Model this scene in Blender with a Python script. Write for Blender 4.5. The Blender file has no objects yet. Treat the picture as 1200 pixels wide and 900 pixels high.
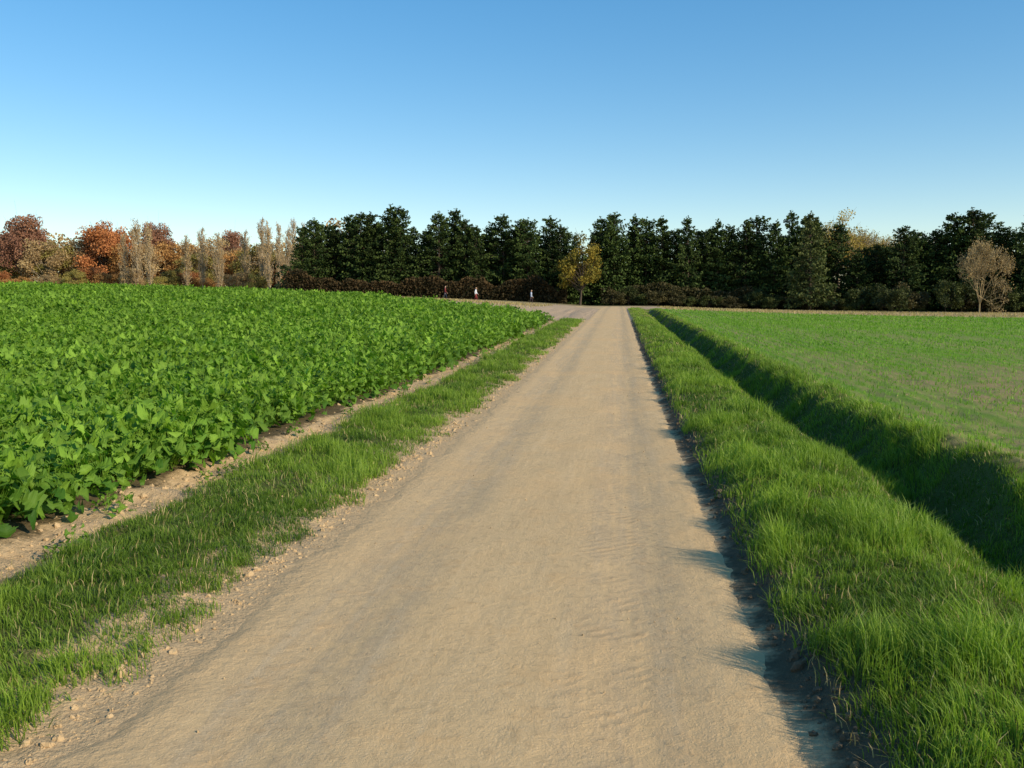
import bpy, math, random
import numpy as np
from mathutils import Vector, Matrix, Quaternion

rng = np.random.default_rng(7)
random.seed(7)
scene = bpy.context.scene
scene.view_settings.view_transform = 'Standard'
scene.view_settings.look = 'None'
scene.view_settings.exposure = 0

# ------------------------------------------------------------------ noise
def _h(i, j, s):
    n = np.sin(i*127.1 + j*311.7 + s*74.7)*43758.5453
    return n - np.floor(n)
def vn(x, y, s=0.0):
    x = np.asarray(x, float); y = np.asarray(y, float)
    i = np.floor(x); j = np.floor(y); fx = x-i; fy = y-j
    fx = fx*fx*(3-2*fx); fy = fy*fy*(3-2*fy)
    a = _h(i, j, s); b = _h(i+1, j, s); c = _h(i, j+1, s); d = _h(i+1, j+1, s)
    return (a*(1-fx)+b*fx)*(1-fy) + (c*(1-fx)+d*fx)*fy
def fbm(x, y, s=0.0, o=3):
    t = 0; a = .5; n = 0
    for k in range(o):
        t = t + a*vn(np.asarray(x)*2**k, np.asarray(y)*2**k, s+k*3.1); n += a; a *= .5
    return t/n
def sst(x, a, b):
    t = np.clip((np.asarray(x, float)-a)/(b-a), 0, 1)
    return t*t*(3-2*t)

# ------------------------------------------------------------------ terrain
PX = [-400, -8, -4.5, -4.15, -3.85, -3.6, -3.2, -2.7, -2.4, -2.15, -2.0, .72, .82, .92, 1.05, 1.3, 1.75, 2.05, 2.35, 2.7, 3.0, 3.25, 3.5, 3.75, 4.2, 6, 400]
PZ = [.06, .06, .06, .0, .0, .05, .08, .05, .02, .005, .0, .0, .03, .08, .13, .18, .20, .12, -.08, -.40, -.44, -.22, .08, .14, .06, .03, .03]
def terr(x, y):
    x = np.asarray(x, float); y = np.asarray(y, float)
    t = np.clip(y-12, 0, 78)
    g = 0.0145*np.where(t < 10, t*t/20, t-5) + 0.004*np.clip(y-90, 0, 70)
    s = sst(y, 4, 72)*(1-.18*sst(y, 75, 120))
    g = g + 2.35*(1-np.exp(-np.clip(-x-5, 0, None)/25))*s
    g = g - 1.0*(1-np.exp(-np.clip(x-5, 0, None)/22))*sst(y, 10, 90)
    wob = (fbm(y/4, y*0, 5.)-.5)*.22*sst(np.abs(x), 1.2, 2.6) + (fbm(y/1.3, y*0, 6., 3)-.5)*.36*sst(x, 1.7, 2.6)
    fade = 1-sst(y, 84, 96)
    g = g + np.interp(x+wob, PX, PZ)*fade
    off = sst(np.abs(x+.65), 1.42, 1.9)
    g = g + off*fade*(fbm(x*2.2, y*2.2, 1.)-.5)*.10 + off*(fbm(x*6, y*6, 2.)-.5)*.03
    fur = sst(x, -4.45, -4.15)*(1-sst(x, -3.85, -3.55))
    crum = sst(x, -2.9, -2.5)*(1-sst(x, -2.25, -1.95))
    g = g + fade*((fur*.11+crum*.05)*(fbm(x*6.5, y*6.5, 12., 3)-.5))
    return g

def mesh_np(name, V, F4=None, F3=None, attrs=None, mat=None, smooth=False, link=True):
    me = bpy.data.meshes.new(name)
    V = np.asarray(V, np.float32)
    n4 = 0 if F4 is None else len(F4); n3 = 0 if F3 is None else len(F3)
    me.vertices.add(len(V)); me.vertices.foreach_set('co', V.ravel())
    idx = []; starts = []
    if n4: idx.append(np.asarray(F4, np.int32).ravel()); starts.append(np.arange(n4)*4)
    if n3: idx.append(np.asarray(F3, np.int32).ravel()); starts.append(n4*4+np.arange(n3)*3)
    if idx:
        idx = np.concatenate(idx); starts = np.concatenate(starts).astype(np.int32)
        me.loops.add(len(idx)); me.polygons.add(n4+n3)
        me.loops.foreach_set('vertex_index', idx)
        me.polygons.foreach_set('loop_start', starts)
        me.polygons.foreach_set('use_smooth', np.full(n4+n3, smooth))
    me.update(calc_edges=True)
    if attrs:
        for k, (ty, arr) in attrs.items():
            a = me.attributes.new(k, ty, 'POINT')
            arr = np.asarray(arr)
            if ty == 'FLOAT': a.data.foreach_set('value', arr.astype(np.float32).ravel())
            elif ty == 'INT': a.data.foreach_set('value', arr.astype(np.int32).ravel())
            else: a.data.foreach_set('vector', arr.astype(np.float32).ravel())
    if mat: me.materials.append(mat)
    ob = bpy.data.objects.new(name, me)
    if link: scene.collection.objects.link(ob)
    return ob

# ------------------------------------------------------------------ material helpers
class NT:
    def __init__(s, name):
        s.m = bpy.data.materials.new(name); s.m.use_nodes = True
        s.t = s.m.node_tree; s.t.nodes.clear()
        s.out = s.t.nodes.new('ShaderNodeOutputMaterial')
    def n(s, ty, **kw):
        nd = s.t.nodes.new(ty)
        for k, v in kw.items(): setattr(nd, k, v)
        return nd
    def l(s, a, b): s.t.links.new(a, b)
    def val(s, sock, v):
        if isinstance(v, bpy.types.NodeSocket): s.l(v, sock)
        else: sock.default_value = v
    def math(s, op, a, b=0.0, c=0.0, clamp=False):
        nd = s.n('ShaderNodeMath', operation=op); nd.use_clamp = clamp
        s.val(nd.inputs[0], a); s.val(nd.inputs[1], b); s.val(nd.inputs[2], c)
        return nd.outputs[0]
    def step(s, v, a, b):
        nd = s.n('ShaderNodeMapRange', interpolation_type='SMOOTHSTEP')
        s.val(nd.inputs[0], v); nd.inputs[1].default_value = a; nd.inputs[2].default_value = b
        return nd.outputs[0]
    def mix(s, f, a, b, bt='MIX'):
        nd = s.n('ShaderNodeMix', data_type='RGBA', blend_type=bt)
        s.val(nd.inputs[0], f)
        s.val(nd.inputs[6], a if not isinstance(a, tuple) else (*a, 1))
        s.val(nd.inputs[7], b if not isinstance(b, tuple) else (*b, 1))
        return nd.outputs[2]
    def pos(s):
        g = s.n('ShaderNodeNewGeometry'); return g.outputs['Position']
    def xyz(s, v):
        nd = s.n('ShaderNodeSeparateXYZ'); s.l(v, nd.inputs[0]); return nd.outputs
    def noise(s, v, sc, det=4, rough=.55):
        nd = s.n('ShaderNodeTexNoise'); s.l(v, nd.inputs['Vector'])
        nd.inputs['Scale'].default_value = sc; nd.inputs['Detail'].default_value = det; nd.inputs['Roughness'].default_value = rough
        return nd.outputs['Fac']
    def scalev(s, v, sc):
        nd = s.n('ShaderNodeVectorMath', operation='MULTIPLY'); s.l(v, nd.inputs[0]); nd.inputs[1].default_value = sc; return nd.outputs[0]
    def bump(s, h, dist, strength=1.0, nrm=None):
        nd = s.n('ShaderNodeBump'); s.l(h, nd.inputs['Height']); nd.inputs['Distance'].default_value = dist
        nd.inputs['Strength'].default_value = strength
        if nrm: s.l(nrm, nd.inputs['Normal'])
        return nd.outputs[0]
    def diffuse(s, col, nrm=None, rough=.9, spec=.2):
        p = s.n('ShaderNodeBsdfPrincipled'); s.val(p.inputs['Base Color'], col if not isinstance(col, tuple) else (*col, 1))
        p.inputs['Roughness'].default_value = rough; p.inputs['Specular IOR Level'].default_value = spec
        if nrm: s.l(nrm, p.inputs['Normal'])
        return p.outputs[0]
    def fin(s, sh): s.l(sh, s.out.inputs[0]); return s.m

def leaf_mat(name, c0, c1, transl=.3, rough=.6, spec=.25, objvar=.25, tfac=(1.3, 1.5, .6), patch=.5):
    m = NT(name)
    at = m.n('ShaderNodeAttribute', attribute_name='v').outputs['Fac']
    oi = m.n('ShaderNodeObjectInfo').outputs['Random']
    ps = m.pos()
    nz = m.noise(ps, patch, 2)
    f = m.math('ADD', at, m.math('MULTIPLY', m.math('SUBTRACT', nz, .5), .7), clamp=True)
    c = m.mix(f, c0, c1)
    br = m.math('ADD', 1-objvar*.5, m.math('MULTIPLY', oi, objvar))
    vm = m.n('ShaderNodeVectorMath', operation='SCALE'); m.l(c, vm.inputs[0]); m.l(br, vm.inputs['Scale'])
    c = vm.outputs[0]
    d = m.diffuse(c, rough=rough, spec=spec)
    tr = m.n('ShaderNodeBsdfTranslucent')
    m.l(m.mix(1.0, c, tfac, 'MULTIPLY'), tr.inputs[0])
    mx = m.n('ShaderNodeMixShader'); mx.inputs[0].default_value = transl
    m.l(d, mx.inputs[1]); m.l(tr.outputs[0], mx.inputs[2])
    return m.fin(mx.outputs[0])

# ------------------------------------------------------------------ ground material
TAN_A, TAN_B = (.46, .30, .155), (.65, .455, .25)
def ground_mat():
    m = NT('ground_soil_and_turf')
    ps = m.pos(); X, Y, Z = m.xyz(ps)
    n1 = m.noise(ps, 1.3, 5, .6); n2 = m.noise(ps, 9, 5, .65); n3 = m.noise(ps, 45, 4, .7)
    xw = m.math('ADD', X, m.math('MULTIPLY', m.math('SUBTRACT', m.noise(ps, 2.2, 5, .7), .5), .75))
    tan = m.mix(n2, TAN_A, TAN_B)
    tan = m.mix(m.step(n3, .35, .6), m.mix(.3, tan, (.28, .18, .10)), tan)
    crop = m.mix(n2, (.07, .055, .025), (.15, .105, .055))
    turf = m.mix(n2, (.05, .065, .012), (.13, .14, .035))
    earth = m.mix(n2, (.07, .05, .03), (.17, .12, .07))
    soil = m.mix(n1, (.27, .195, .09), (.40, .285, .14))
    soil = m.mix(m.step(n3, .3, .6), m.mix(.35, soil, (.15, .10, .05)), soil)
    far = m.step(Y, 8, 36)
    bare = m.math('MULTIPLY', m.step(m.math('SUBTRACT', m.math('ADD', 7.5, m.math('MULTIPLY', Y, .18)), m.math('MULTIPLY', m.math('ABSOLUTE', m.math('SUBTRACT', X, m.math('ADD', 5.5, m.math('MULTIPLY', Y, .22)))), 3)), 3, 9), m.math('SUBTRACT', 1, m.step(Y, 18, 36)))
    mott = m.noise(m.scalev(ps, (1, .35, 1)), 2.6, 5, .7)
    gp = m.math('ADD', m.noise(m.scalev(ps, (.22, .05, 1)), 1.0, 4, .6), m.math('MULTIPLY', m.math('SUBTRACT', mott, .5), .5))
    gp = m.math('ADD', gp, m.math('MULTIPLY', m.math('SUBTRACT', n2, .5), .25))
    gp = m.math('SUBTRACT', m.math('ADD', gp, m.math('MULTIPLY', far, .22)), m.math('MULTIPLY', bare, .14))
    gp = m.step(gp, .36, .64)
    xr = m.math('ADD', X, m.math('MULTIPLY', m.math('SUBTRACT', n1, .5), .12))
    rows = m.math('SINE', m.math('MULTIPLY', xr, 2*math.pi/.435))
    wide = m.math('SINE', m.math('MULTIPLY', xr, 2*math.pi/3.05))
    gp = m.math('MULTIPLY', gp, m.math('ADD', .76, m.math('ADD', m.math('MULTIPLY', rows, .20), m.math('MULTIPLY', wide, .12))))
    fieldr = m.mix(m.math('MULTIPLY', gp, 1.0, clamp=True), soil, (.135, .25, .022))
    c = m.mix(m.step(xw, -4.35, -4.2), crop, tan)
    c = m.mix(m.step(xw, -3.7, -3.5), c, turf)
    c = m.mix(m.step(xw, -2.75, -2.6), c, tan)
    c = m.mix(m.step(xw, .62, .8), c, earth)
    c = m.mix(m.step(xw, 1.0, 1.3), c, turf)
    c = m.mix(m.step(xw, 3.75, 4.0), c, fieldr)
    yw = m.math('ADD', Y, m.math('MULTIPLY', m.math('SUBTRACT', m.noise(ps, .25, 4), .5), 7))
    dry = m.mix(m.noise(ps, 1.1, 5, .7), (.32, .21, .125), (.62, .44, .28))
    rough_g = m.mix(m.noise(ps, .35, 5, .7), (.13, .12, .05), (.34, .26, .14))
    nd = m.n('ShaderNodeMapRange', interpolation_type='SMOOTHSTEP'); m.l(X, nd.inputs[0])
    nd.inputs[1].default_value = 1; nd.inputs[2].default_value = 4
    right = nd.outputs[0]
    left = m.math('SUBTRACT', 1, right)
    endl = m.math('SUBTRACT', yw, m.math('MINIMUM', m.math('MAXIMUM', m.math('SUBTRACT', m.math('MULTIPLY', X, -1), 4), 0), 14))
    fl = m.math('MULTIPLY', left, m.step(endl, 56, 58))
    fr = m.math('MULTIPLY', right, m.step(yw, 88, 92))
    c = m.mix(fl, c, dry); c = m.mix(fr, c, dry)
    c = m.mix(m.step(yw, 122, 130), c, rough_g)
    hgt = m.math('ADD', m.math('MULTIPLY', n2, .7), m.math('MULTIPLY', n3, .35))
    return m.fin(m.diffuse(c, m.bump(hgt, .05, .9), .95, .1))

def axis(dense0, dense1, step, lo, hi, gr=1.09):
    a = list(np.arange(dense0, dense1+1e-6, step))
    s = step; v = dense1; up = []
    while v < hi: s *= gr; v += s; up.append(v)
    s = step; v = dense0; dn = []
    while v > lo: s *= gr; v -= s; dn.append(v)
    return np.array(dn[::-1]+a+up)
def sheet(name, xs, ys, zf, mat, smooth=True):
    XX, YY = np.meshgrid(xs, ys)
    V = np.stack([XX.ravel(), YY.ravel(), zf(XX, YY).ravel()], 1)
    nx, ny = len(xs), len(ys)
    i = np.arange(nx-1)[None, :]+np.arange(ny-1)[:, None]*nx
    i = i.ravel()
    F = np.stack([i, i+1, i+1+nx, i+nx], 1)
    return mesh_np(name, V, F, mat=mat, smooth=smooth)

def road_edges(y):
    L = -2.10 + (fbm(y*3.1, y*0, 11., 5)-.5)*.30
    R = .79 + (fbm(y*3.1, y*0, 17., 5)-.5)*.16
    return L, R
ROAD_END = 128
def zg(x, y):
    z = terr(x, y)
    under = (1-sst(np.abs(x+.65), 1.12, 1.36))*(1-sst(y, ROAD_END-2, ROAD_END))
    return z-.03*under
sheet('ground', axis(-6.5, 6.5, .045, -2500, 2500, 1.10), axis(2.0, 10, .045, -40, 3500, 1.03), zg, ground_mat())

# ------------------------------------------------------------------ road
def road_mat():
    m = NT('packed_dirt_road_surface')
    ps = m.pos(); X, Y, Z = m.xyz(ps)
    n0 = m.noise(ps, .45, 3)
    n1 = m.noise(m.scalev(ps, (1, .28, 1)), 2.4, 6, .65)
    n2 = m.noise(ps, 14, 6, .7)
    n3 = m.noise(ps, 90, 4, .75)
    blot = m.noise(ps, 3.5, 6, .7)
    streak = m.noise(m.scalev(ps, (1, .045, 1)), 9, 5, .6)
    fine = m.noise(m.scalev(ps, (1, .06, 1)), 34, 4, .6)
    c = m.mix(n1, (.57, .370, .182), (.73, .495, .255))
    xw = m.math('ADD', X, m.math('MULTIPLY', m.math('SUBTRACT', m.noise(m.scalev(ps, (.3, .25, 1)), 1.0, 2), .5), .35))
    def track(xc, w):
        d = m.math('ABSOLUTE', m.math('SUBTRACT', xw, xc))
        return d, m.step(m.math('MULTIPLY', d, -1), -w, -w*.45)
    d1, t1 = track(.10, .45); d2, t2 = track(-1.42, .45)
    tr = m.math('MAXIMUM', t1, t2)
    c = m.mix(m.math('MULTIPLY', tr, m.math('MULTIPLY', m.step(m.math('ADD', m.math('MULTIPLY', streak, .5), m.math('MULTIPLY', blot, .5)), .38, .6), .65)), c, (.42, .31, .195))
    c = m.mix(m.math('MULTIPLY', m.step(streak, .52, .75), .35), c, (.78, .55, .31))
    c = m.mix(m.math('MULTIPLY', m.step(fine, .5, .72), .2), c, (.42, .29, .165))
    c = m.mix(m.math('MULTIPLY', m.step(blot, .50, .68), .5), c, (.69, .425, .195))
    c = m.mix(m.math('MULTIPLY', m.step(n2, .48, .72), .42), c, (.37, .245, .13))
    c = m.mix(m.math('MULTIPLY', m.step(n3, .54, .70), .45), c, (.80, .60, .38))
    c = m.mix(m.math('MULTIPLY', m.step(n0, .48, .66), .45), c, (.69, .43, .20))
    e = m.math('MAXIMUM', m.step(m.math('MULTIPLY', X, -1), 1.65, 2.0), m.math('MULTIPLY', m.step(X, .62, .8), .7))
    c = m.mix(m.math('MULTIPLY', e, .8), c, m.mix(n2, TAN_A, TAN_B))
    def tread(xc, t, lo, hi, a):
        ph = m.math('MULTIPLY', m.math('ADD', Y, m.math('MULTIPLY', m.math('ABSOLUTE', m.math('SUBTRACT', xw, xc)), .9)), 62)
        wv = m.math('SINE', m.math('ADD', ph, m.math('MULTIPLY', blot, 7)))
        return m.math('MULTIPLY', wv, m.math('MULTIPLY', m.math('MULTIPLY', t, m.step(blot, lo, hi)), a))
    h = m.math('ADD', tread(.17, t1, .45, .62, .13), tread(-1.4, t2, .5, .65, .08))
    h = m.math('ADD', h, m.math('MULTIPLY', n2, .9))
    h = m.math('ADD', h, m.math('MULTIPLY', n3, .45))
    h = m.math('ADD', h, m.math('MULTIPLY', streak, .3))
    h = m.math('ADD', h, m.math('MULTIPLY', m.math('MULTIPLY', e, n2), 1.6))
    return m.fin(m.diffuse(c, m.bump(h, .014, .9), .92, .1))
ys = axis(-3, 14, .05, -4, ROAD_END, 1.012); ys = ys[(ys >= -4) & (ys <= ROAD_END)]
NU = 110
us = np.linspace(0, 1, NU)
L, R = road_edges(ys)
L = L - 4*sst(ys, 90, 120); R = R + 3*sst(ys, 105, 125)
XX = L[:, None]+(R-L)[:, None]*us[None, :]; YY = np.repeat(ys[:, None], NU, 1)
ruts = -.020*np.exp(-((XX-.12)/.25)**2)-.016*np.exp(-((XX+1.42)/.25)**2)
edge = np.minimum(us, 1-us)[None, :]*2.8
ZZ = terr(XX, YY) + .008 + ruts*sst(edge, .1, .3) - .018*(1-sst(edge, 0, .16)) + (fbm(XX*3, YY*3, 8.)-.5)*.018*sst(edge, 0, .2) + (fbm(XX*13, YY*13, 18.)-.5)*.014*(1-sst(edge, .1, .4))
V = np.stack([XX.ravel(), YY.ravel(), ZZ.ravel()], 1)
i = (np.arange(NU-1)[None, :]+np.arange(len(ys)-1)[:, None]*NU).ravel()
mesh_np('dirt_road', V, np.stack([i, i+1, i+NU+1, i+NU], 1), mat=road_mat(), smooth=True)

# ------------------------------------------------------------------ grass blades
def sample(bands, x0f, x1f):
    xs = []; ysl = []; ws = []
    for (y0, y1, dens, w) in bands:
        n = int((x1f-x0f)*(y1-y0)*dens)
        xs.append(rng.uniform(x0f, x1f, n)); ysl.append(rng.uniform(y0, y1, n)); ws.append(np.full(n, w))
    return np.concatenate(xs), np.concatenate(ysl), np.concatenate(ws)
def blades(x, y, ln, w, v, lean=.45, windx=0.0, windy=0.0, zoff=-.01, share=.4):
    n = len(x); z = terr(x, y)+zoff
    a = rng.uniform(0, 2*math.pi, n); th = np.abs(rng.normal(0, lean, n)).clip(0, 1.3)
    ta = fbm(x*3.1, y*3.1, 201., 2)*12.6; tm = share*fbm(x*1.3, y*1.3, 203., 2)
    dx = np.cos(a)*np.sin(th)+windx+np.cos(ta)*tm; dy = np.sin(a)*np.sin(th)+windy+np.sin(ta)*tm; dz = np.cos(th)
    b = rng.uniform(0, 2*math.pi, n)
    sx = np.cos(b)*w/2; sy = np.sin(b)*w/2
    base = np.stack([x, y, z], 1); side = np.stack([sx, sy, 0*sx], 1)
    mid = base+np.stack([dx*.35, dy*.35, dz*.62], 1)*ln[:, None]
    tip = base+np.stack([dx*1.15, dy*1.15, dz*.95], 1)*ln[:, None]
    P = np.stack([base-side, base+side, mid+side*.8, mid-side*.8, tip], 1).reshape(-1, 3)
    k = np.arange(n)*5
    F4 = np.stack([k, k+1, k+2, k+3], 1); F3 = np.stack([k+3, k+2, k+4], 1)
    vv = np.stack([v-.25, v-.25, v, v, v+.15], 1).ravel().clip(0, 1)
    return P, F4, F3, vv
def grass_obj(name, x, y, ln, w, v, mat, **kw):
    P, F4, F3, vv = blades(x, y, ln, w, v, **kw)
    return mesh_np(name, P, F4, F3, {'v': ('FLOAT', vv)}, mat)

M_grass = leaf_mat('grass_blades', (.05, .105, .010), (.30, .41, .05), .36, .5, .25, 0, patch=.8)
M_dry = leaf_mat('dry_grass_blades', (.26, .19, .07), (.55, .43, .21), .25, .7, .2, 0)
M_seed = leaf_mat('seedling_blades', (.10, .21, .015), (.24, .39, .04), .4, .5, .3, 0, patch=.2)

# right bank + ditch
x, y, w = sample([(1.6, 6, 6800, .0045), (6, 12, 3600, .0065), (12, 25, 1500, .010), (25, 50, 560, .018), (50, 93, 240, .032)], .82, 4.3)
cl = fbm(x*2.6, y*2.6, 21.); cl2 = fbm(x*9, y*9, 31., 2); tuft = fbm(x*1.6, y*1.6, 37., 2)
edge = sst(x+(fbm(x*0+3, y*3, 4.)-.5)*.3, .80, 1.05)*(1-sst(x+(fbm(x*2, y*2, 9.)-.5)*.9, 3.65, 4.05))
keep = (rng.uniform(0, 1, len(x)) < edge*(.35+.9*cl2)) & (rng.uniform(0, 1, len(x)) < 1.4*sst(cl+.25, .35, .6)+.3)
x, y, w, cl, cl2, tuft = x[keep], y[keep], w[keep], cl[keep], cl2[keep], tuft[keep]
ln = (.04+.22*cl*cl2*(.3+1.7*sst(tuft, .38, .68)))*rng.uniform(.6, 1.3, len(x))*(1-.25*sst(y, 20, 60))*(1-.2*sst(x, 2.1, 2.5)*(1-sst(x, 3.2, 3.5)))
v = (-.05+.5*fbm(x*.8, y*.8, 41.)+.45*sst(tuft, .3, .65)+rng.normal(0, .16, len(x))).clip(0, 1)
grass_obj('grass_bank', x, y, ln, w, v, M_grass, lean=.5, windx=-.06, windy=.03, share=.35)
# left verge
x, y, w = sample([(1.6, 7, 6400, .005), (7, 13, 3400, .0065), (13, 25, 1500, .010), (25, 58, 620, .018)], -3.85, -2.10)
cl = fbm(x*2.6, y*2.6, 61.); cl2 = fbm(x*8, y*8, 71., 2); tuft = fbm(x*1.7, y*1.7, 77., 2)
edge = sst(x+(fbm(x*0, y*2.2, 14.)-.5)*.5, -3.8, -3.55)*(1-sst(x+(fbm(x*1.5, y*2.8, 19.)-.5)*.7, -2.45, -2.2))
keep = (rng.uniform(0, 1, len(x)) < edge*(.4+1.0*cl2)) & (rng.uniform(0, 1, len(x)) < sst(cl, .12, .36)+.15)
x, y, w, cl, cl2, tuft = x[keep], y[keep], w[keep], cl[keep], cl2[keep], tuft[keep]
ln = (.035+.21*cl*cl2*(.45+1.3*sst(tuft, .35, .65)))*rng.uniform(.6, 1.3, len(x))
v = (.05+.5*fbm(x*.8, y*.8, 81.)+.32*sst(tuft, .3, .65)+rng.normal(0, .16, len(x))).clip(0, 1)
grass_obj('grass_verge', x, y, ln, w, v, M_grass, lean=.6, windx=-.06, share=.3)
# dry blades among both verges
x, y, w = sample([(1.6, 8, 260, .005), (8, 25, 80, .010), (25, 90, 25, .02)], -3.9, 4.1)
k = ((x > .86) | ((x < -2.35) & (y < 56))); x, y, w = x[k], y[k], w[k]
grass_obj('dry_grass', x, y, .04+.08*rng.uniform(0, 1, len(x)), w, rng.uniform(.2, 1, len(x)), M_dry, lean=.8)

# seedlings in the right field, drilled in rows
xs = []; ysl = []; ws = []
for (y0, y1, sp, per, w) in [(4, 14, .145, 36, .009), (14, 30, .145, 19, .015), (30, 60, .29, 14, .03), (60, 90, .58, 9, .06)]:
    rows = np.arange(4.05, .56*y1+8, sp)
    for r in rows:
        a = max(y0, (r-8)/.56)
        n = int((y1-a)*per)
        if n <= 0: continue
        yy = rng.uniform(a, y1, n)
        xs.append(r+rng.normal(0, .018+w*.5, n)+.02*np.sin(yy*.3)); ysl.append(yy); ws.append(np.full(n, w))
x = np.concatenate(xs); y = np.concatenate(ysl); w = np.concatenate(ws)
den = fbm(x*.16, y*.05, 91.)*.5+fbm(x*1.1, y*.4, 92.)*.5
thin = 1-.65*np.exp(-((x-5.5-.22*y)/3.0)**2)*(1-sst(y, 18, 36))
keep = rng.uniform(0, 1, len(x)) < sst(den, .18, .5)*thin*(.78+.22*np.sin(x*2.06))
x, y, w = x[keep], y[keep], w[keep]
grass_obj('seedling_field', x, y, (.05+.06*rng.uniform(0, 1, len(x)))*(1+.5*sst(y, 20, 60)), w, rng.uniform(.2, 1, len(x)), M_seed, lean=.5)
# stubble & dry tufts on the far strips
n = 26000
x = rng.uniform(-45, 75, n); y = rng.uniform(88, 124, n)
k = (x < -8) | (x > 5); x, y = x[k], y[k]; y = np.where(x < 0, y-20+rng.uniform(0, 20, len(x)), y)
k = ~((x < 0) & (y < 74)); x, y = x[k], y[k]
grass_obj('stubble', x, y, .10+.22*rng.uniform(0, 1, len(x)), np.full(len(x), .05), rng.uniform(0, 1, len(x)), M_dry, lean=.6)

# ------------------------------------------------------------------ instancing helper
def instanced(name, P, rot, scl, idx, variants):
    col = bpy.data.collections.new(name+'_parts')
    for o in variants: col.objects.link(o)
    ob = mesh_np(name, P, attrs={'rot': ('FLOAT_VECTOR', rot), 'scl': ('FLOAT', scl), 'idx': ('INT', idx)})
    g = bpy.data.node_groups.new(name+'_scatter', 'GeometryNodeTree')
    g.interface.new_socket('Geometry', in_out='INPUT', socket_type='NodeSocketGeometry')
    g.interface.new_socket('Geometry', in_out='OUTPUT', socket_type='NodeSocketGeometry')
    N = g.nodes.new; gi = N('NodeGroupInput'); go = N('NodeGroupOutput')
    ci = N('GeometryNodeCollectionInfo'); ci.inputs['Collection'].default_value = col
    ci.inputs['Separate Children'].default_value = True; ci.inputs['Reset Children'].default_value = True
    ip = N('GeometryNodeInstanceOnPoints'); ip.inputs['Pick Instance'].default_value = True
    def na(k, t):
        a = N('GeometryNodeInputNamedAttribute'); a.data_type = t; a.inputs['Name'].default_value = k
        return [o for o in a.outputs if o.enabled and o.name == 'Attribute'][0]
    lk = g.links.new
    lk(gi.outputs[0], ip.inputs['Points']); lk(ci.outputs[0], ip.inputs['Instance'])
    lk(na('idx', 'INT'), ip.inputs['Instance Index']); lk(na('rot', 'FLOAT_VECTOR'), ip.inputs['Rotation'])
    lk(na('scl', 'FLOAT'), ip.inputs['Scale']); lk(ip.outputs[0], go.inputs[0])
    md = ob.modifiers.new('scatter', 'NODES'); md.node_group = g
    return ob

# ------------------------------------------------------------------ leafy crop
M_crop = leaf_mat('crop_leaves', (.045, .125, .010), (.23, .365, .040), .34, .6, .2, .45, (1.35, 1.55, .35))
OUT = [(0, .02), (.18, .05), (.27, .26), (.34, .14), (.45, .42), (.53, .26), (.66, .56), (.75, .42), (.85, .48), (1.0, .08)]
def crop_plant(seed, big=1.0):
    r = np.random.default_rng(seed)
    V = []; F4 = []; vv = []
    nl = 24
    for k in range(nl):
        az = k*2.4+r.uniform(-.4, .4); f = k/(nl-1)
        hz = .10+.32*f+r.uniform(-.06, .05)
        Ln = (.155-.045*f)*r.uniform(.65, 1.25)*big
        pet = .15*(1-f)+.03+r.uniform(0, .07)
        el = math.radians(20+30*f+r.uniform(-32, 32))
        d = np.array([math.cos(az), math.sin(az), 0]); s = np.array([-math.sin(az), math.cos(az), 0])
        up = np.array([0, 0, 1.])
        p = d*pet+up*hz
        b = len(V)
        V += [np.array([0, 0, hz*.35])-s*.003, np.array([0, 0, hz*.35])+s*.003, p+s*.002, p-s*.002]; F4.append((b, b+1, b+2, b+3)); vv += [.8]*4
        roll = r.uniform(-.95, .95); sw = s*math.cos(roll)+up*math.sin(roll)
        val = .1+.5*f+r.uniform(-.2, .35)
        pts = []
        q = p.copy(); pu = 0
        cl = r.uniform(.4, 2.4)
        for (u, hw) in OUT:
            st = (u-pu)*Ln; cur = el-cl*u; q = q+(d*math.cos(cur)+up*math.sin(cur))*st; pu = u
            wa, wb = r.uniform(.7, 1.2, 2)
            fold = .30*hw*Ln
            pts.append((q-sw*hw*Ln*wa+up*(fold+r.uniform(-.012, .012)), q.copy(), q+sw*hw*Ln*wb+up*(fold+r.uniform(-.012, .012))))
        b = len(V)
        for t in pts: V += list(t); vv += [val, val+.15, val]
        for j in range(len(pts)-1):
            a = b+j*3
            F4.append((a, a+1, a+4, a+3)); F4.append((a+1, a+2, a+5, a+4))
    return mesh_np('crop_plant_form_%d' % seed, np.array(V), F4, None, {'v': ('FLOAT', np.clip(vv, 0, 1))}, M_crop, smooth=False, link=False)
variants = [crop_plant(i, 1.0) for i in range(8)]
def cropband(y0, y1, sp, sc):
    nx = np.arange(-.86*y1-6, -4.2, sp); ny = np.arange(y0, y1, sp)
    A, B = np.meshgrid(nx, ny); A = A.ravel()+rng.uniform(-.5, .5, A.size)*sp; B = B.ravel()+rng.uniform(-.5, .5, B.size)*sp
    k = (A > -.86*B-6) & (A < -4.42+(fbm(B*.9, B*0, 33.)-.5)*.6) & (B < 56+np.clip(-A-4, 0, 14)+(fbm(A*.8, A*0, 44.)-.5)*2)
    A, B = A[k], B[k]
    return np.stack([A, B, np.full(len(A), sc)], 1)
C = np.concatenate([cropband(1, 15, .205, 1.08), cropband(15, 34, .28, 1.3), cropband(34, 71, .42, 1.6)])
ns = 60; C = np.concatenate([C, np.stack([rng.uniform(-4.3, -3.6, ns), rng.uniform(5, 54, ns), rng.uniform(.25, .5, ns)], 1)])
hh = fbm(C[:, 0]*.7, C[:, 1]*.7, 55.)
P = np.stack([C[:, 0], C[:, 1], terr(C[:, 0], C[:, 1])-.03*C[:, 2]+np.where(C[:, 2] > 1.4, -.13, 0)], 1)
n = len(P)
rot = np.stack([rng.normal(0, .17, n), rng.normal(0, .17, n), rng.uniform(0, 6.28, n)], 1)
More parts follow.
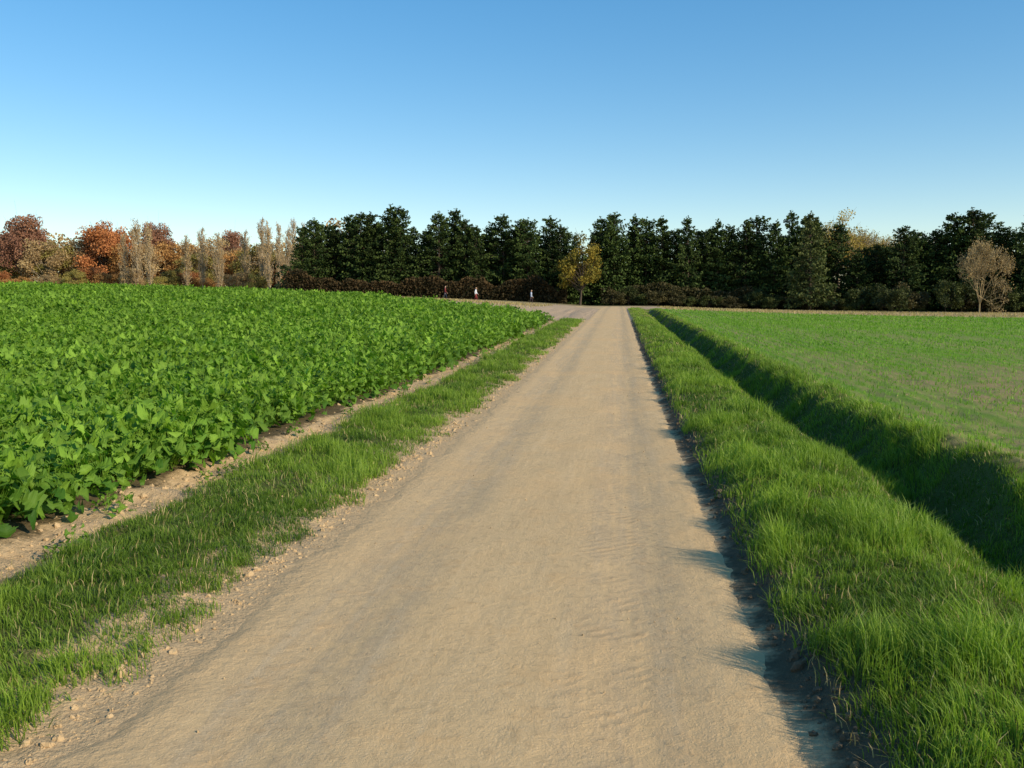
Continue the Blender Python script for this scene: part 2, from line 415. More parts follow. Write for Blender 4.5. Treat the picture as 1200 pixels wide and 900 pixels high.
instanced('leafy_crop', P, rot, C[:, 2]*(.68+.56*hh)*rng.uniform(.84, 1.14, n), rng.integers(0, 8, n), variants)
print('crop plants', n)

# ------------------------------------------------------------------ clods & stones
def clod_mat(name, a, b):
    m = NT(name); ps = m.pos(); nz = m.noise(ps, 18, 4, .7)
    oi = m.n('ShaderNodeObjectInfo').outputs['Random']
    c = m.mix(m.math('ADD', m.math('MULTIPLY', nz, .6), m.math('MULTIPLY', oi, .4)), a, b)
    return m.fin(m.diffuse(c, m.bump(m.noise(ps, 70, 4), .006, .8), .95, .1))
M_clod = clod_mat('soil_clod', (.36, .24, .125), (.60, .415, .225))
M_clodd = clod_mat('dark_soil_clod', (.09, .065, .04), (.2, .145, .09))
def clod(seed, mat, nm):
    import bmesh
    r = np.random.default_rng(seed+100)
    bm = bmesh.new(); bmesh.ops.create_icosphere(bm, subdivisions=2, radius=1)
    k = r.uniform(-1, 1, (6, 3)); sc = r.uniform(.6, 1.1, 3)
    for v in bm.verts:
        c = np.array(v.co); f = 1+sum(.16*math.sin(3.2*np.dot(q, c)*2+i) for i, q in enumerate(k))*.6+r.uniform(-.12, .12)
        v.co = Vector(c*f*sc*np.array([1, 1, .72]))
    me = bpy.data.meshes.new(nm); bm.to_mesh(me); bm.free(); me.materials.append(mat)
    return bpy.data.objects.new(nm, me)
def scatter(name, x, y, s, mat, embed=-.15):
    n = len(x)
    z = terr(x, y)+s*embed
    rot = rng.uniform(0, 6.28, (n, 3))
    instanced(name, np.stack([x, y, z], 1), rot, s, rng.integers(0, 5, n), [clod(i, mat, name+'_form_%d' % i) for i in range(5)])
def logs(n, a, b): return np.exp(rng.normal(math.log(a), b, n)).clip(.002, .04)
X_, Y_, S_ = [], [], []
for (y0, y1, d, s) in [(1.5, 6, 420, .0055), (6, 12, 260, .0075), (12, 30, 80, .010), (30, 56, 22, .014)]:
    n = int((y1-y0)*d*.7); X_.append(-2.22+rng.normal(0, .10, n)); Y_.append(rng.uniform(y0, y1, n)); S_.append(logs(n, s*.95, .65))
    n = int((y1-y0)*d*.08); X_.append(-2.8+rng.normal(0, .4, n)); Y_.append(rng.uniform(y0, y1, n)); S_.append(logs(n, s, .5))
    n = int((y1-y0)*d*.4); X_.append(rng.normal(-4.02, .2, n)); Y_.append(rng.uniform(y0, y1, n)); S_.append(logs(n, s*1.2, .75))
    n = int((y1-y0)*d*.3); X_.append(rng.uniform(4.2, 5+.5*y1, n)); Y_.append(rng.uniform(y0, y1, n)); S_.append(logs(n, s*.9, .5))
x, y, s = map(np.concatenate, (X_, Y_, S_))
k = (x < -2.04) | (x > 4); scatter('soil_clods', x[k], y[k], s[k], M_clod)
n = 1000; x = rng.uniform(-2.0, .7, n); y = 2+28*rng.uniform(0, 1, n)**1.6
edgeb = rng.uniform(0, 1, n) < .25+.75*sst(np.abs(x+.65), .5, 1.35)
x, y = x[edgeb], y[edgeb]; scatter('road_pebbles', x, y, logs(len(x), .0036, .4), M_clod, 1.2)
n = 1500; x = rng.normal(.85, .06, n); y = 1.5+40*rng.uniform(0, 1, n)**1.5
k = x > .76; scatter('bank_soil_crumbs', x[k], y[k], logs(k.sum(), .010, .5), M_clodd, .1)

# ------------------------------------------------------------------ trees
class Geo:
    def __init__(s): s.V = []; s.F = []; s.v = []; s.mi = []; s.n = 0
    def tube(s, p0, p1, r0, r1, k=5):
        p0 = np.array(p0, float); p1 = np.array(p1, float); d = p1-p0; L = np.linalg.norm(d)
        if L < 1e-6: return
        d /= L; a = np.cross(d, [0, 0, 1.] if abs(d[2]) < .9 else [1., 0, 0]); a /= np.linalg.norm(a); b = np.cross(d, a)
        t = np.arange(k)*2*math.pi/k; ring = np.cos(t)[:, None]*a+np.sin(t)[:, None]*b
        s.V.append(np.concatenate([p0+ring*r0, p1+ring*r1])); s.v.append(np.full(2*k, .5))
        i = np.arange(k); s.F.append(np.stack([i, (i+1) % k, (i+1) % k+k, i+k], 1)+s.n); s.mi.append(np.zeros(k, int)); s.n += 2*k
    def leaves(s, C, size, r, v, along=None, asp=1.0, flat=0.0):
        n = len(C); a = r.normal(size=(n, 3))
        if along is not None: a = along+a*.35
        a[:, 2] *= (1-flat)
        a /= np.linalg.norm(a, axis=1)[:, None]
        b = np.cross(a, r.normal(size=(n, 3))); b /= np.linalg.norm(b, axis=1)[:, None]
        size = np.asarray(size)*np.ones(n)
        a = a*size[:, None]*.5*asp; b = b*size[:, None]*.5
        s.V.append(np.stack([C-a, C+b*.8-a*.1, C+a, C-b*.8+a*.2], 1).reshape(-1, 3))
        s.v.append(np.repeat(v*np.ones(n), 4)); i = np.arange(n)*4+s.n
        s.F.append(np.stack([i, i+1, i+2, i+3], 1)); s.mi.append(np.ones(n, int)); s.n += 4*n
    def mesh(s, name, bark, leaf):
        ob = mesh_np(name, np.concatenate(s.V), np.concatenate(s.F), None, {'v': ('FLOAT', np.concatenate(s.v).clip(0, 1))}, bark, link=False)
        me = ob.data; me.materials.append(leaf); me.polygons.foreach_set('material_index', np.concatenate(s.mi).astype(np.int32))
        bpy.data.objects.remove(ob); return me

def bark(name, a, b):
    m = NT(name); ps = m.pos(); return m.fin(m.diffuse(m.mix(m.noise(ps, 6, 4), a, b), rough=.9, spec=.1))
B_dark = bark('dark_bark', (.05, .035, .025), (.12, .09, .065))
B_pale = bark('pale_bark', (.24, .19, .13), (.42, .33, .22))

def spruce(seed, H, R, leaf, bare=.04, pw=.75, cnt=1.0, dens=1.0):
    r = np.random.default_rng(seed); g = Geo()
    lean = r.normal(0, .012*H, 2)
    g.tube((0, 0, -.3), (lean[0]*.5, lean[1]*.5, H*.55), .22, .12, 7); g.tube((lean[0]*.5, lean[1]*.5, H*.55), (lean[0], lean[1], H), .12, .02, 5)
    nb = int(210*cnt); zz = np.linspace(bare, .985, nb)
    lob = r.uniform(0, 6.28, 3)
    for q in zz:
        z = q*H; az = r.uniform(0, 6.28)
        prof = (1-q)**pw*min(1, .8+q*1.2)
        L = R*prof*(r.uniform(.58, 1.18)+.14*math.sin(az*2+lob[0]+q*7)+.12*math.sin(az*3+lob[1]-q*11))+.15
        c = np.array([lean[0]*q, lean[1]*q, z]); d = np.array([math.cos(az), math.sin(az), 0])
        up = .36-.55*(1-q)+r.uniform(-.15, .15)
        n = int((10+42*L/R)*dens)
        t = r.uniform(.12, 1.05, n)**.8
        P = c+d*(t*L)[:, None]; P[:, 2] += up*L*t-.12*L*t*t+.16*L*t**4
        side = np.array([-d[1], d[0], 0]); P += side*(r.normal(0, .17, n)*L*(1.15-t*.6))[:, None]
        P[:, 2] -= np.abs(r.normal(0, .30, n))*(.4+L*.18)
        g.tube(c, c+d*L*.8+np.array([0, 0, up*L*.8-.08*L]), .04, .012, 3)
        al = np.tile(d*.5+np.array([0, 0, -.25]), (n, 1))
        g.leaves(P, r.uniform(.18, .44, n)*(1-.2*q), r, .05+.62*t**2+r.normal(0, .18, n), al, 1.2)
    k = 30
    P = np.stack([lean[0]+r.normal(0, .16, k), lean[1]+r.normal(0, .16, k), H+r.uniform(-.9, .35, k)], 1)
    g.leaves(P, .25, r, .5, None, 1.2)
    return g.mesh('spruce_form_%d' % seed, B_dark, leaf)

def broad(seed, H, R, leaf, bk, fill=1.0, base=.22, leafsz=.42, twig=True, zc=.62, lobes=34, vz=.42):
    r = np.random.default_rng(seed); g = Geo()
    top = np.array([r.normal(0, .3), r.normal(0, .3), H*.45])
    g.tube((0, 0, -.3), (top[0]*.4, top[1]*.4, H*base), .022*H, .017*H, 8); g.tube((top[0]*.4, top[1]*.4, H*base), top, .016*H, .010*H, 7)
    g.tube(top, (top[0]*1.3, top[1]*1.3, H*.88), .010*H, .02, 5)
    for k in range(lobes):
        az = r.uniform(0, 6.28); ph = math.asin(r.uniform(-.55, .98)); rr = r.uniform(.5, 1.0)
        ce = np.array([R*rr*math.cos(ph)*math.cos(az), R*rr*math.cos(ph)*math.sin(az), H*zc+H*vz*rr*math.sin(ph)*.95])
        st = np.array([0, 0, H*(base+.0)+max(0, (ce[2]-H*base)*.45*r.uniform(.6, 1.1))])+np.array([top[0], top[1], 0])*.5
        md = (st+ce)/2+r.normal(0, .25, 3)
        g.tube(st, md, .0065*H, .004*H, 4); g.tube(md, ce, .004*H, .015, 4)
        for _ in range(5 if twig else 0):
            e = ce+r.normal(0, .22*R, 3)+np.array([0, 0, .1*R]); g.tube(md*.3+ce*.7, e, .03, .012, 3)
        cr = R*r.uniform(.22, .42)
        n = int(110*fill*(cr/(.28*R))**2)
        dv = r.normal(size=(n, 3)); dv /= np.linalg.norm(dv, axis=1)[:, None]; dv *= (r.uniform(.05, 1.15, n)**.5)[:, None]*cr; dv[:, 2] *= .8
        g.leaves(ce+dv, r.uniform(leafsz*.5, leafsz*1.15, n), r, r.uniform(.2, .75)+r.normal(0, .15, n))
    return g.mesh('broadleaf_form_%d' % seed, bk, leaf)

def poplar(seed, H, R, leaf, fill=1.0):
    r = np.random.default_rng(seed); g = Geo()
    g.tube((0, 0, -.3), (0, 0, H*.5), .22, .14, 6); g.tube((0, 0, H*.5), (0, 0, H), .14, .02, 5)
    for k in range(110):
        q = r.uniform(.06, .95); az = r.uniform(0, 6.28)
        w = R*math.sin(math.pi*min(1, (q*.85+.13)))**.6*r.uniform(.4, 1.05); ln = r.uniform(1.6, 3.6)*(1.15-q*.5)
        o = np.array([math.cos(az), math.sin(az), 0])
        st = np.array([0, 0, q*H]); e = st*0+o*w+np.array([0, 0, min(q*H+ln, H*1.01)]); md = (st+e)/2+o*w*.18
        g.tube(st, md, .045, .03, 3); g.tube(md, e, .03, .015, 3)
        for _ in range(3):
            a = md+(e-md)*r.uniform(0, .8); g.tube(a, a+o*r.uniform(0, .3)+r.normal(0, .12, 3)+np.array([0, 0, r.uniform(.5, 1.2)]), .022, .014, 3)
        n = int(17*fill); t = r.uniform(.2, 1.08, n)
        P = st+(e-st)*t[:, None]+r.normal(0, .2, (n, 3))
        g.leaves(P, r.uniform(.13, .30, n), r, r.uniform(.1, .9, n), np.tile(np.array([0, 0, 1.]), (n, 1)), 1.2)
    return g.mesh('poplar_form_%d' % seed, B_pale, leaf)

def bare_tree(seed, H, leaf, bk, spread=.55, depth=6, leaves=0, rmin=.018, elo=38):
    r = np.random.default_rng(seed); g = Geo()
    def grow(p, d, L, rad, k):
        e = p+d*L; g.tube(p, e, rad, max(rad*.68, rmin), 5 if k > 3 else 3)
        if leaves and k <= 2:
            g.leaves(e+r.normal(0, .22, (leaves, 3)), .22, r, r.uniform(0, 1, leaves))
        if k == 0: return
        for j in range(3 if k > 1 else 4):
            nd = d+r.normal(0, spread, 3)+np.array([0, 0, .12]); nd /= np.linalg.norm(nd)
            grow(e if j else p+d*L*r.uniform(.6, .95), nd, L*r.uniform(.66, .86), max(rad*.62, rmin), k-1)
    g.tube((0, 0, -.2), (0, 0, H*.14), .15, .12, 7)
    for j in range(6):
        az = j*1.05+r.uniform(-.3, .3); el = math.radians(r.uniform(elo, 82))
        grow(np.array([0, 0, H*.13]), np.array([math.cos(az)*math.cos(el), math.sin(az)*math.cos(el), math.sin(el)]), H*.25, .075, depth-1)
    if not leaves: g.leaves(np.array([[0, 0, H*.3]]), .05, r, .5)
    return g.mesh('bare_form_%d' % seed, bk, leaf)

W = (1.3, 1.1, .5)
L_spr = leaf_mat('spruce_needles', (.014, .030, .008), (.072, .10, .022), .08, .7, .12, .6)
L_spr2 = leaf_mat('light_spruce_needles', (.03, .045, .014), (.13, .14, .042), .12, .7, .12, .3)
L_red = leaf_mat('copper_leaves', (.28, .105, .045), (.56, .235, .085), .2, .7, .1, .3, W)  # copper to olive, poplar, dark copper: paled to paint distance haze into leaves
L_org = leaf_mat('orange_leaves', (.33, .17, .06), (.62, .35, .12), .25, .7, .1, .4, W)
L_brn = leaf_mat('brown_leaves', (.29, .19, .095), (.54, .385, .18), .2, .7, .1, .4, W)
L_olv = leaf_mat('olive_leaves', (.16, .14, .045), (.40, .33, .09), .25, .7, .1, .4, W)
L_yel = leaf_mat('yellow_leaves', (.24, .19, .04), (.52, .40, .10), .3, .7, .1, .2, W)
L_yo = leaf_mat('yellow_olive_leaves', (.07, .075, .015), (.38, .28, .045), .22, .7, .1, .1, W)
L_pop = leaf_mat('poplar_leaves', (.32, .22, .115), (.56, .40, .20), .25, .7, .1, .3, W)
L_mar = leaf_mat('dark_copper_leaves', (.19, .09, .06), (.38, .19, .11), .15, .7, .1, .2, W)
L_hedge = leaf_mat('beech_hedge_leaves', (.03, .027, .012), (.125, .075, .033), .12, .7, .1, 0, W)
L_dk = leaf_mat('dark_shrub_leaves', (.02, .03, .01), (.09, .10, .026), .12, .6, .15, .4)
L_dust = leaf_mat('dusky_leaves', (.035, .035, .013), (.12, .095, .038), .15, .6, .15, .4)

def place(name, me, x, y, s=1.0, sz=1.0, rz=None):
    o = bpy.data.objects.new(name, me)
    o.location = (x, y, float(terr(x, y))-.1)
    o.rotation_euler = (0, 0, rng.uniform(0, 6.28) if rz is None else rz)
    o.scale = (s, s, sz); scene.collection.objects.link(o); return o

SP = [spruce(i, 14, 3.3+.2*(i % 3), L_spr, pw=.56+.05*(i % 3)) for i in range(6)]
SPb = [spruce(20+i, 14, 3.5, L_spr, pw=.36+.05*(i % 2), dens=1.1) for i in range(4)]
SPL = spruce(40, 14, 4.1, L_spr2, bare=.10, pw=.6)
row = [(-54.5, 12.2, 1), (-52, 13.4, 1), (-49.6, 13.0, 1), (-47, 13.8, 1), (-44.6, 14.6, 1), (-42, 15.4, 1), (-39.4, 15.7, 0), (-36.8, 15.2, 1), (-33.6, 12.4, 0),
       (-31, 14.2, 1), (-28.6, 15.2, 1), (-26.2, 14.2, 1), (-24, 13.2, 0), (-21.8, 13.6, 1), (-19.4, 14.2, 1), (-17, 14.4, 1), (-14.6, 14.8, 1), (-12.2, 14.6, 1), (-10, 13.2, 1), (-7.6, 11.6, 0),
       (-5, 11.6, 0), (-2.8, 14.4, 1), (-.4, 15.4, 1), (2.0, 14.9, 0), (4.4, 14.4, 1), (6.6, 14.8, 0), (9, 13.8, 1), (11.2, 14.6, 0), (13.4, 13.8, 1), (15.6, 14.6, 0), (17.8, 13.6, 1),
       (20.0, 14.7, 0), (22.2, 15.1, 1), (24.6, 14.6, 0), (27.0, 16.0, 0), (29.6, 15.6, 1), (32.0, 15.0, 0), (34.2, 13.8, 1)]
for k, (x0, h, b) in enumerate(row):
    me = (SPb[k % 4] if b else SP[k % 6])
    h = h*.975 + rng.uniform(-.8, .6)
    place('spruce_tree', me, x0+rng.uniform(-.7, .7), 150+rng.uniform(-2.2, 2.2), (h/14)*rng.uniform(.85, 1.15), h/14)
for k in range(32):
    x0 = -53+k*2.75
    if -8.5 < x0 < -4.5: continue
    place('spruce_tree', (SPb+SP)[(k*3) % 10], x0, 155+rng.uniform(-1.5, 1.5), 1.12, .92+rng.uniform(-.1, .06))
place('spruce_tree', SPL, 29.2, 141, .98, 1.06)
for (x0, y0, h, b) in [(37.5, 146, 9, 1), (40.6, 148, 10.5, 1), (43.6, 144, 13.0, 1), (46, 147, 12.5, 1), (48.8, 146, 12.6, 1), (51.2, 145, 15.0, 1), (53.6, 144, 15.6, 1), (56, 147, 15.2, 1), (58.6, 145, 13.0, 1), (61, 141, 14.8, 1), (64.5, 145, 15, 1), (68, 144, 14, 1), (72, 145, 15, 1), (76, 146, 14, 1)]:
    place('spruce_tree', SPb[int(x0) % 4], x0, y0, h/14*1.12, h/14)
for k in range(13): place('spruce_tree', SPb[k % 4], 40+k*3, 153+rng.uniform(-1, 1), 1.15, .78+.12*(k > 2)+rng.uniform(-.05, .05))
Y1 = broad(61, 10.5, 3.4, L_yo, B_dark, 1.1, .12, .34, lobes=36, zc=.52, vz=.47)
place('autumn_tree', Y1, -6.2, 141, 1.0, 1.06)
W1 = bare_tree(63, 14, L_yel, B_pale, .45, 6, 4, .03); W2 = bare_tree(64, 12, L_yel, B_pale, .5, 6, 4, .03)
place('pale_autumn_tree', W1, 39.5, 168, .95, 1.16); place('pale_autumn_tree', W2, 36.5, 165, 1, 1.26)
place('pale_autumn_tree', W2, 51.5, 170, 1, 1.2); place('pale_autumn_tree', W1, 46.5, 172, .8, 1.06); place('pale_autumn_tree', W1, 56, 172, .8, .95)
Y3 = broad(65, 16, 3.6, L_yel, B_pale, .45, .3, .34)
place('pale_autumn_tree', Y3, 38.4, 162, 1.0, 1.05)
L_twig = leaf_mat('golden_twig_leaves', (.24, .18, .09), (.42, .31, .15), .25, .7, .1, 0, W)
BT = bare_tree(70, 9, L_twig, bark('golden_bark', (.24, .175, .09), (.40, .30, .16)), .42, 6, 1, .016, 42)
place('bare_tree', BT, 48.6, 127, .82, 1.1)
SH = [broad(80+i, 3.6, 2.1, L_dk, B_dark, .9, .05, .26, twig=False, zc=.5, lobes=26, vz=.5) for i in range(2)]
SD = [broad(84+i, 3.6, 2.1, L_dust, B_dark, .9, .05, .28, twig=False, zc=.5, lobes=26, vz=.5) for i in range(2)]
place('evergreen_shrub', SH[0], 37.6, 128, 1.05, 1.08)
for k in range(15):
    place('evergreen_shrub', (SH+SD)[k % 4], 36+k*2.7+rng.uniform(-.6, .6), 137+rng.uniform(-1.5, 1.5), rng.uniform(.9, 1.3), rng.uniform(.8, 1.5))
for k in range(15):
    place('undergrowth_shrub', (SD+SH)[(k*3) % 4], -1+k*2.45+rng.uniform(-.6, .6), 143.5+rng.uniform(-1, 1), rng.uniform(.7, 1.1), rng.uniform(.45, .9))
def hedge(name, x0, x1, yc, h, leaf, n, seed, depth=1.3):
    r = np.random.default_rng(seed); g = Geo()
    for x0_ in np.arange(x0, x1, .9): g.tube((x0_, 0, -.2), (x0_+r.normal(0, .15), 0, h*.6), .05, .02, 4)
    x = r.uniform(x0, x1, n); u = r.uniform(-1, 1, n); q = r.uniform(0, 1, n)**.85
    hh = h*(.40+1.0*fbm(x*.3, x*0, seed, 4)); yy = u*depth*(.75+.3*fbm(x, q*3, seed+1))
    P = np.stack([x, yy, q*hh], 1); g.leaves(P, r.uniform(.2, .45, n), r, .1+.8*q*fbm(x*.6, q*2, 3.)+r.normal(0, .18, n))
    me = g.mesh(name, B_dark, leaf)
    V = np.empty(len(me.vertices)*3, np.float32); me.vertices.foreach_get('co', V); V = V.reshape(-1, 3)
    V[:, 2] += terr(V[:, 0], np.full(len(V), yc)); V[:, 1] += yc; me.vertices.foreach_set('co', V.ravel()); me.update()
    o = bpy.data.objects.new(name, me); scene.collection.objects.link(o)
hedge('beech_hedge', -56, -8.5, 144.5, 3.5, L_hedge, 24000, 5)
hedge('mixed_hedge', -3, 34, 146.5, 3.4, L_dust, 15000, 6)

# left autumn woodland, ~225 m off
RD = broad(101, 20, 7.2, L_red, B_dark, 1.9, .15, .58, lobes=56, vz=.45, zc=.55)
MR = broad(102, 20, 7.2, L_mar, B_dark, 1.9, .15, .58, lobes=56, vz=.45, zc=.55)
OR = [broad(103+i, 16, 5.5, L_org, B_dark, 1.4, .12, .48, lobes=42, vz=.47, zc=.50) for i in range(2)]
BR = [broad(106+i, 16, 5.5, L_brn, B_pale, 1.3, .12, .45, lobes=42, vz=.47, zc=.50) for i in range(2)]
OL = [broad(109+i, 16, 5.5, L_olv, B_dark, 1.4, .12, .45, lobes=42, vz=.47, zc=.50) for i in range(2)]
PO = [poplar(112+i, 18, 1.5, L_pop, .9) for i in range(4)]
def T(name, me, ratio, dist, s, sz): place(name, me, ratio*dist, dist, s, sz)
T('copper_beech_tree', MR, -.715, 222, .92, 1.10); T('copper_beech_tree', RD, -.612, 226, .95, 1.02); T('copper_beech_tree', MR, -.548, 232, .72, 1.02)
T('copper_beech_tree', MR, -.45, 242, .65, .95)
for k, (rt, me, s, sz) in enumerate([(-.77, OR[0], 1.1, 1.15), (-.75, BR[0], 1, 1.0), (-.735, OL[0], .9, .9), (-.69, BR[1], 1.1, 1.02), (-.668, OL[1], 1.1, .98), (-.645, BR[0], 1, 1.0), (-.59, OR[1], 1.1, 1.0), (-.575, OR[0], 1.05, 1.02), (-.55, BR[1], 1.1, .9),
      (-.53, OR[0], 1.1, 1.08), (-.51, OR[1], 1.1, 1.0), (-.495, OL[0], 1.1, .85), (-.475, BR[0], 1.1, 1.0), (-.455, OR[0], 1.0, .88), (-.44, BR[1], 1.1, .92), (-.42, OL[1], 1.1, .88), (-.405, BR[0], 1.05, .9), (-.39, OL[0], 1.1, .84), (-.37, BR[1], 1.1, .9), (-.355, OR[1], 1, .82), (-.8, BR[1], 1, 1.1), (-.83, OR[0], 1, 1), (-.86, OL[0], 1, 1.1)]):
    T('autumn_tree', me, rt, 224+rng.uniform(-8, 10), s, sz)
for rt, h in [(-.588, 15), (-.572, 18.5), (-.556, 17), (-.51, 14.5), (-.49, 16.5), (-.47, 15), (-.437, 16), (-.416, 18.5), (-.408, 17), (-.395, 17.4), (-.384, 16.5), (-.378, 17.5), (-.366, 16.6)]:
    T('poplar_tree', PO[int(rng.integers(0, 4))], rt, 200+rng.uniform(-6, 6), rng.uniform(.85, 1.15), h*.98/18)
for k in range(30):
    rt = -.86+k*.0175; me = (OR+BR+OL+[RD])[k % 7]
    T('autumn_shrub', me, rt, 205+rng.uniform(-5, 5), .5, rng.uniform(.3, .48))
def woods(name, leaf, x0, x1, yc, h, n, seed):
    r = np.random.default_rng(seed); g = Geo()
    x = r.uniform(x0, x1, n); q = r.uniform(0, 1, n)**.9; hh = h*(.55+.7*fbm(x*.09, x*0, seed, 4))
    crown = r.uniform(-4, 4, n)
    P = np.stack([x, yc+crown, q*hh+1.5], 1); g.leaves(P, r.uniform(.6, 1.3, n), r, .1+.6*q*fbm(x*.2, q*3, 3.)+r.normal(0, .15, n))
    for xx in np.arange(x0, x1, 5): g.tube((xx, yc, 0), (xx, yc, h*.6), .25, .1, 4)
    me = g.mesh(name, B_dark, leaf); o = bpy.data.objects.new(name, me); scene.collection.objects.link(o)
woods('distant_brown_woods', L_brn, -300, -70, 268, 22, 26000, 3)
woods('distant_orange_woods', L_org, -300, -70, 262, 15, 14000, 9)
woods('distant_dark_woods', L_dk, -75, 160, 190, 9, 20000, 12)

# ------------------------------------------------------------------ people at the field end
def cloth(name, c):
    m = NT(name); return m.fin(m.diffuse(m.mix(m.noise(m.pos(), 30, 3), tuple(k*.8 for k in c), c), rough=.85))
M_skin = cloth('skin', (.50, .32, .23)); M_hair = cloth('hair', (.06, .04, .025)); M_shoe = cloth('shoes', (.03, .03, .03))
def person(x, y, rz, top, legs, stride=.22, h=1.0):
    pts = {}; E = []; Rr = {}
    def P(k, co, r, par=None):
        pts[k] = (len(pts), co); Rr[k] = r
        if par: E.append((pts[par][0], pts[k][0]))
    P('pelvis', (0, 0, .95), .145); P('waist', (0, 0, 1.1), .125, 'pelvis'); P('chest', (0, -.01, 1.3), .155, 'waist'); P('collar', (0, 0, 1.43), .095, 'chest'); P('neck', (0, -.01, 1.52), .055, 'collar'); P('nape', (0, -.02, 1.58), .055, 'neck')
    for s, sd in ((-1, 'L'), (1, 'R')):
        f = s*stride
        P('hip'+sd, (s*.10, 0, .88), .10, 'pelvis'); P('knee'+sd, (s*.11, -f*.55-.03, .50), .062, 'hip'+sd); P('ankle'+sd, (s*.11, -f*.9+(.06 if f < 0 else 0), .09), .042, 'knee'+sd); P('toe'+sd, (s*.12, -f*.9-.17, .04), .035, 'ankle'+sd)
        P('sho'+sd, (s*.19, 0, 1.40), .062, 'collar'); P('elb'+sd, (s*.25, f*.45+.02, 1.13), .045, 'sho'+sd); P('wri'+sd, (s*.24, f*.8-.08, .90), .028, 'elb'+sd); P('palm'+sd, (s*.235, f*.85-.11, .84), .030, 'wri'+sd)
        for j in range(4):
            b = (s*.235, f*.85-.14+j*.02, .80)
            P('f%d%s' % (j, sd), b, .009, 'palm'+sd); P('g%d%s' % (j, sd), (b[0]-s*.012, b[1]-.004, b[2]-[.045, .055, .05, .038][j]), .007, 'f%d%s' % (j, sd))
        P('th'+sd, (s*.225, f*.85-.155, .83), .010, 'palm'+sd); P('ti'+sd, (s*.215, f*.85-.17, .795), .008, 'th'+sd)
    me = bpy.data.meshes.new('body'); me.from_pydata([c for _, c in pts.values()], E, [])
    ob = bpy.data.objects.new('person', me); scene.collection.objects.link(ob)
    ob.modifiers.new('s', 'SKIN'); ob.modifiers.new('u', 'SUBSURF').levels = 1
    for (k, (i, c)) in pts.items():
        sv = me.skin_vertices[0].data[i]; w = 1.22 if k in ('chest', 'collar', 'pelvis', 'waist') else 1
        sv.radius = (Rr[k]*w, Rr[k]*(.8 if w > 1 else 1)); sv.use_root = (k == 'pelvis')
    dg = bpy.context.evaluated_depsgraph_get(); dg.update()
    nm = bpy.data.meshes.new_from_object(ob.evaluated_get(dg)); ob.modifiers.clear(); ob.data = nm
    nm.materials.clear()
    for mm in (top, legs, M_skin, M_shoe): nm.materials.append(mm)
    for p in nm.polygons:
        c = p.center; p.use_smooth = True
        if abs(c.x) > .17 and c.z < .91 and c.z > .7: p.material_index = 2
        elif c.z > 1.49: p.material_index = 2
        elif c.z < .11: p.material_index = 3
        elif c.z < .93 and abs(c.x) < .2: p.material_index = 1
        else: p.material_index = 0
    import bmesh
    bm = bmesh.new(); bmesh.ops.create_uvsphere(bm, u_segments=20, v_segments=14, radius=.1)
    for v in bm.verts:
        v.co.z *= 1.22; v.co.x *= .82; v.co.y *= .98
        if v.co.z < -.04: v.co.x *= .8; v.co.y = v.co.y*.85-.008
        if abs(v.co.x) < .02 and v.co.y < -.07 and -.04 < v.co.z < .01: v.co.y -= .024
    for s in (-1, 1):
        bmesh.ops.create_icosphere(bm, subdivisions=1, radius=.02, matrix=Matrix.Translation((s*.083, .01, -.005)))
    hm = bpy.data.meshes.new('head'); bm.to_mesh(hm)
    hm.materials.append(M_skin); hm.materials.append(M_hair)
    for p in hm.polygons:
        c = p.center; p.use_smooth = True
        if c.z > .065 or (c.y > .0 and c.z > -.06 and abs(c.x) < .075): p.material_index = 1
        if abs(abs(c.x)-.03) < .012 and abs(c.z) < .012 and c.y < -.06: p.material_index = 1
    bm.free(); ho = bpy.data.objects.new('head', hm); scene.collection.objects.link(ho); ho.parent = ob; ho.location = (0, -.025, 1.68)
    ob.location = (x, y, float(terr(x, y))-.0); ob.rotation_euler = (0, 0, rz); ob.scale = (h, h, h)
    return ob
person(-22.6, 114, 1.7, cloth('dark_red_jacket', (.22, .04, .04)), cloth('navy_trousers', (.03, .04, .07)))
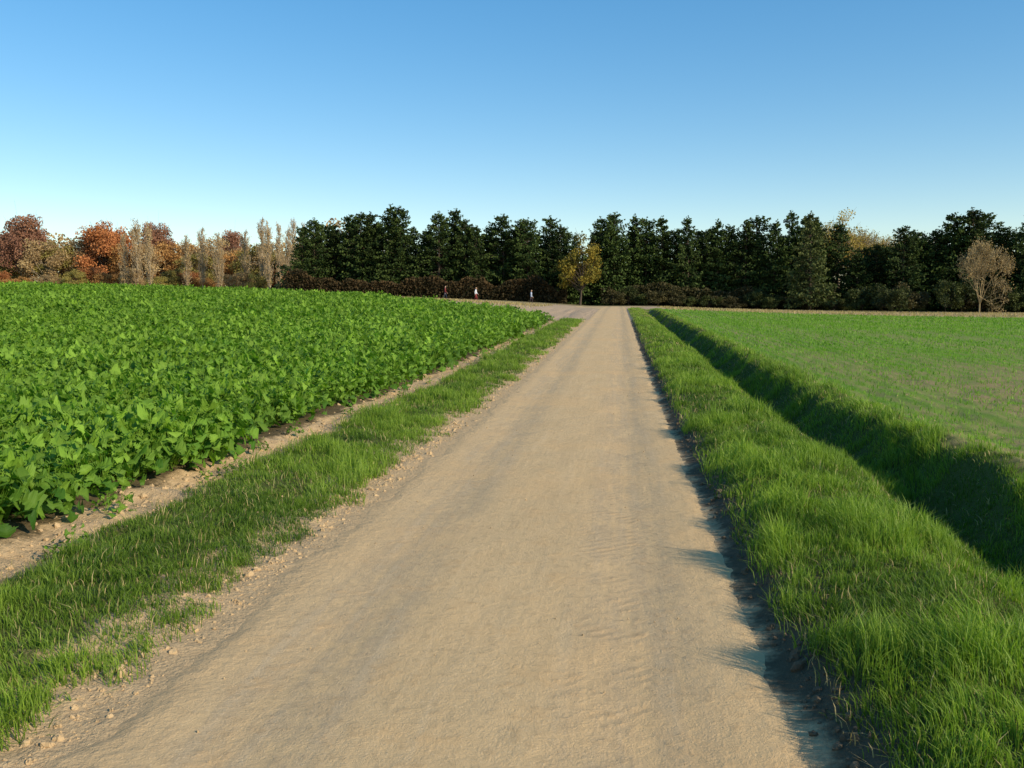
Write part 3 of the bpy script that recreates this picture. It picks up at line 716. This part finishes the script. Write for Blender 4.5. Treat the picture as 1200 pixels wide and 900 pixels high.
person(-18.7, 115, 1.6, cloth('white_jacket', (.75, .75, .78)), cloth('red_trousers', (.30, .05, .05)), -.2)
person(-11.2, 113, 1.5, cloth('blue_white_jacket', (.45, .5, .62)), cloth('dark_trousers', (.05, .035, .04)), .2)

# ------------------------------------------------------------------ light, sky, camera
EL, AZ = 27, 118
sd = Vector((math.sin(math.radians(AZ))*math.cos(math.radians(EL)), math.cos(math.radians(AZ))*math.cos(math.radians(EL)), math.sin(math.radians(EL))))
sun = bpy.data.lights.new('sun', 'SUN'); sun.energy = 5.0; sun.angle = math.radians(.53); sun.color = (1, .90, .69)
so = bpy.data.objects.new('sun', sun); scene.collection.objects.link(so); so.rotation_euler = sd.to_track_quat('Z', 'Y').to_euler(); so.location = (60, -30, 40)
wd = bpy.data.worlds.new('World'); scene.world = wd; wd.use_nodes = True
t = wd.node_tree; t.nodes.clear()
sk = t.nodes.new('ShaderNodeTexSky'); sk.sky_type = 'NISHITA'; sk.sun_disc = False
sk.sun_elevation = math.radians(EL); sk.sun_rotation = math.radians(AZ); sk.altitude = 50; sk.air_density = 1.0; sk.dust_density = .15; sk.ozone_density = 1.6
gm = t.nodes.new('ShaderNodeGamma'); gm.inputs['Gamma'].default_value = .72
hs = t.nodes.new('ShaderNodeHueSaturation'); hs.inputs['Saturation'].default_value = 1.66; hs.inputs['Value'].default_value = 1.70
bg = t.nodes.new('ShaderNodeBackground'); bg.inputs[1].default_value = .15; ow = t.nodes.new('ShaderNodeOutputWorld')
t.links.new(sk.outputs[0], gm.inputs['Color']); t.links.new(gm.outputs[0], hs.inputs['Color']); t.links.new(hs.outputs[0], bg.inputs[0]); t.links.new(bg.outputs[0], ow.inputs[0])
cam = bpy.data.cameras.new('camera'); cam.lens = 31; cam.sensor_width = 36; cam.clip_end = 6000; cam.clip_start = .05
co = bpy.data.objects.new('camera', cam); scene.collection.objects.link(co)
co.location = (0, 0, 1.7); co.rotation_euler = (math.radians(90-5.25), 0, math.radians(6.9))
scene.camera = co
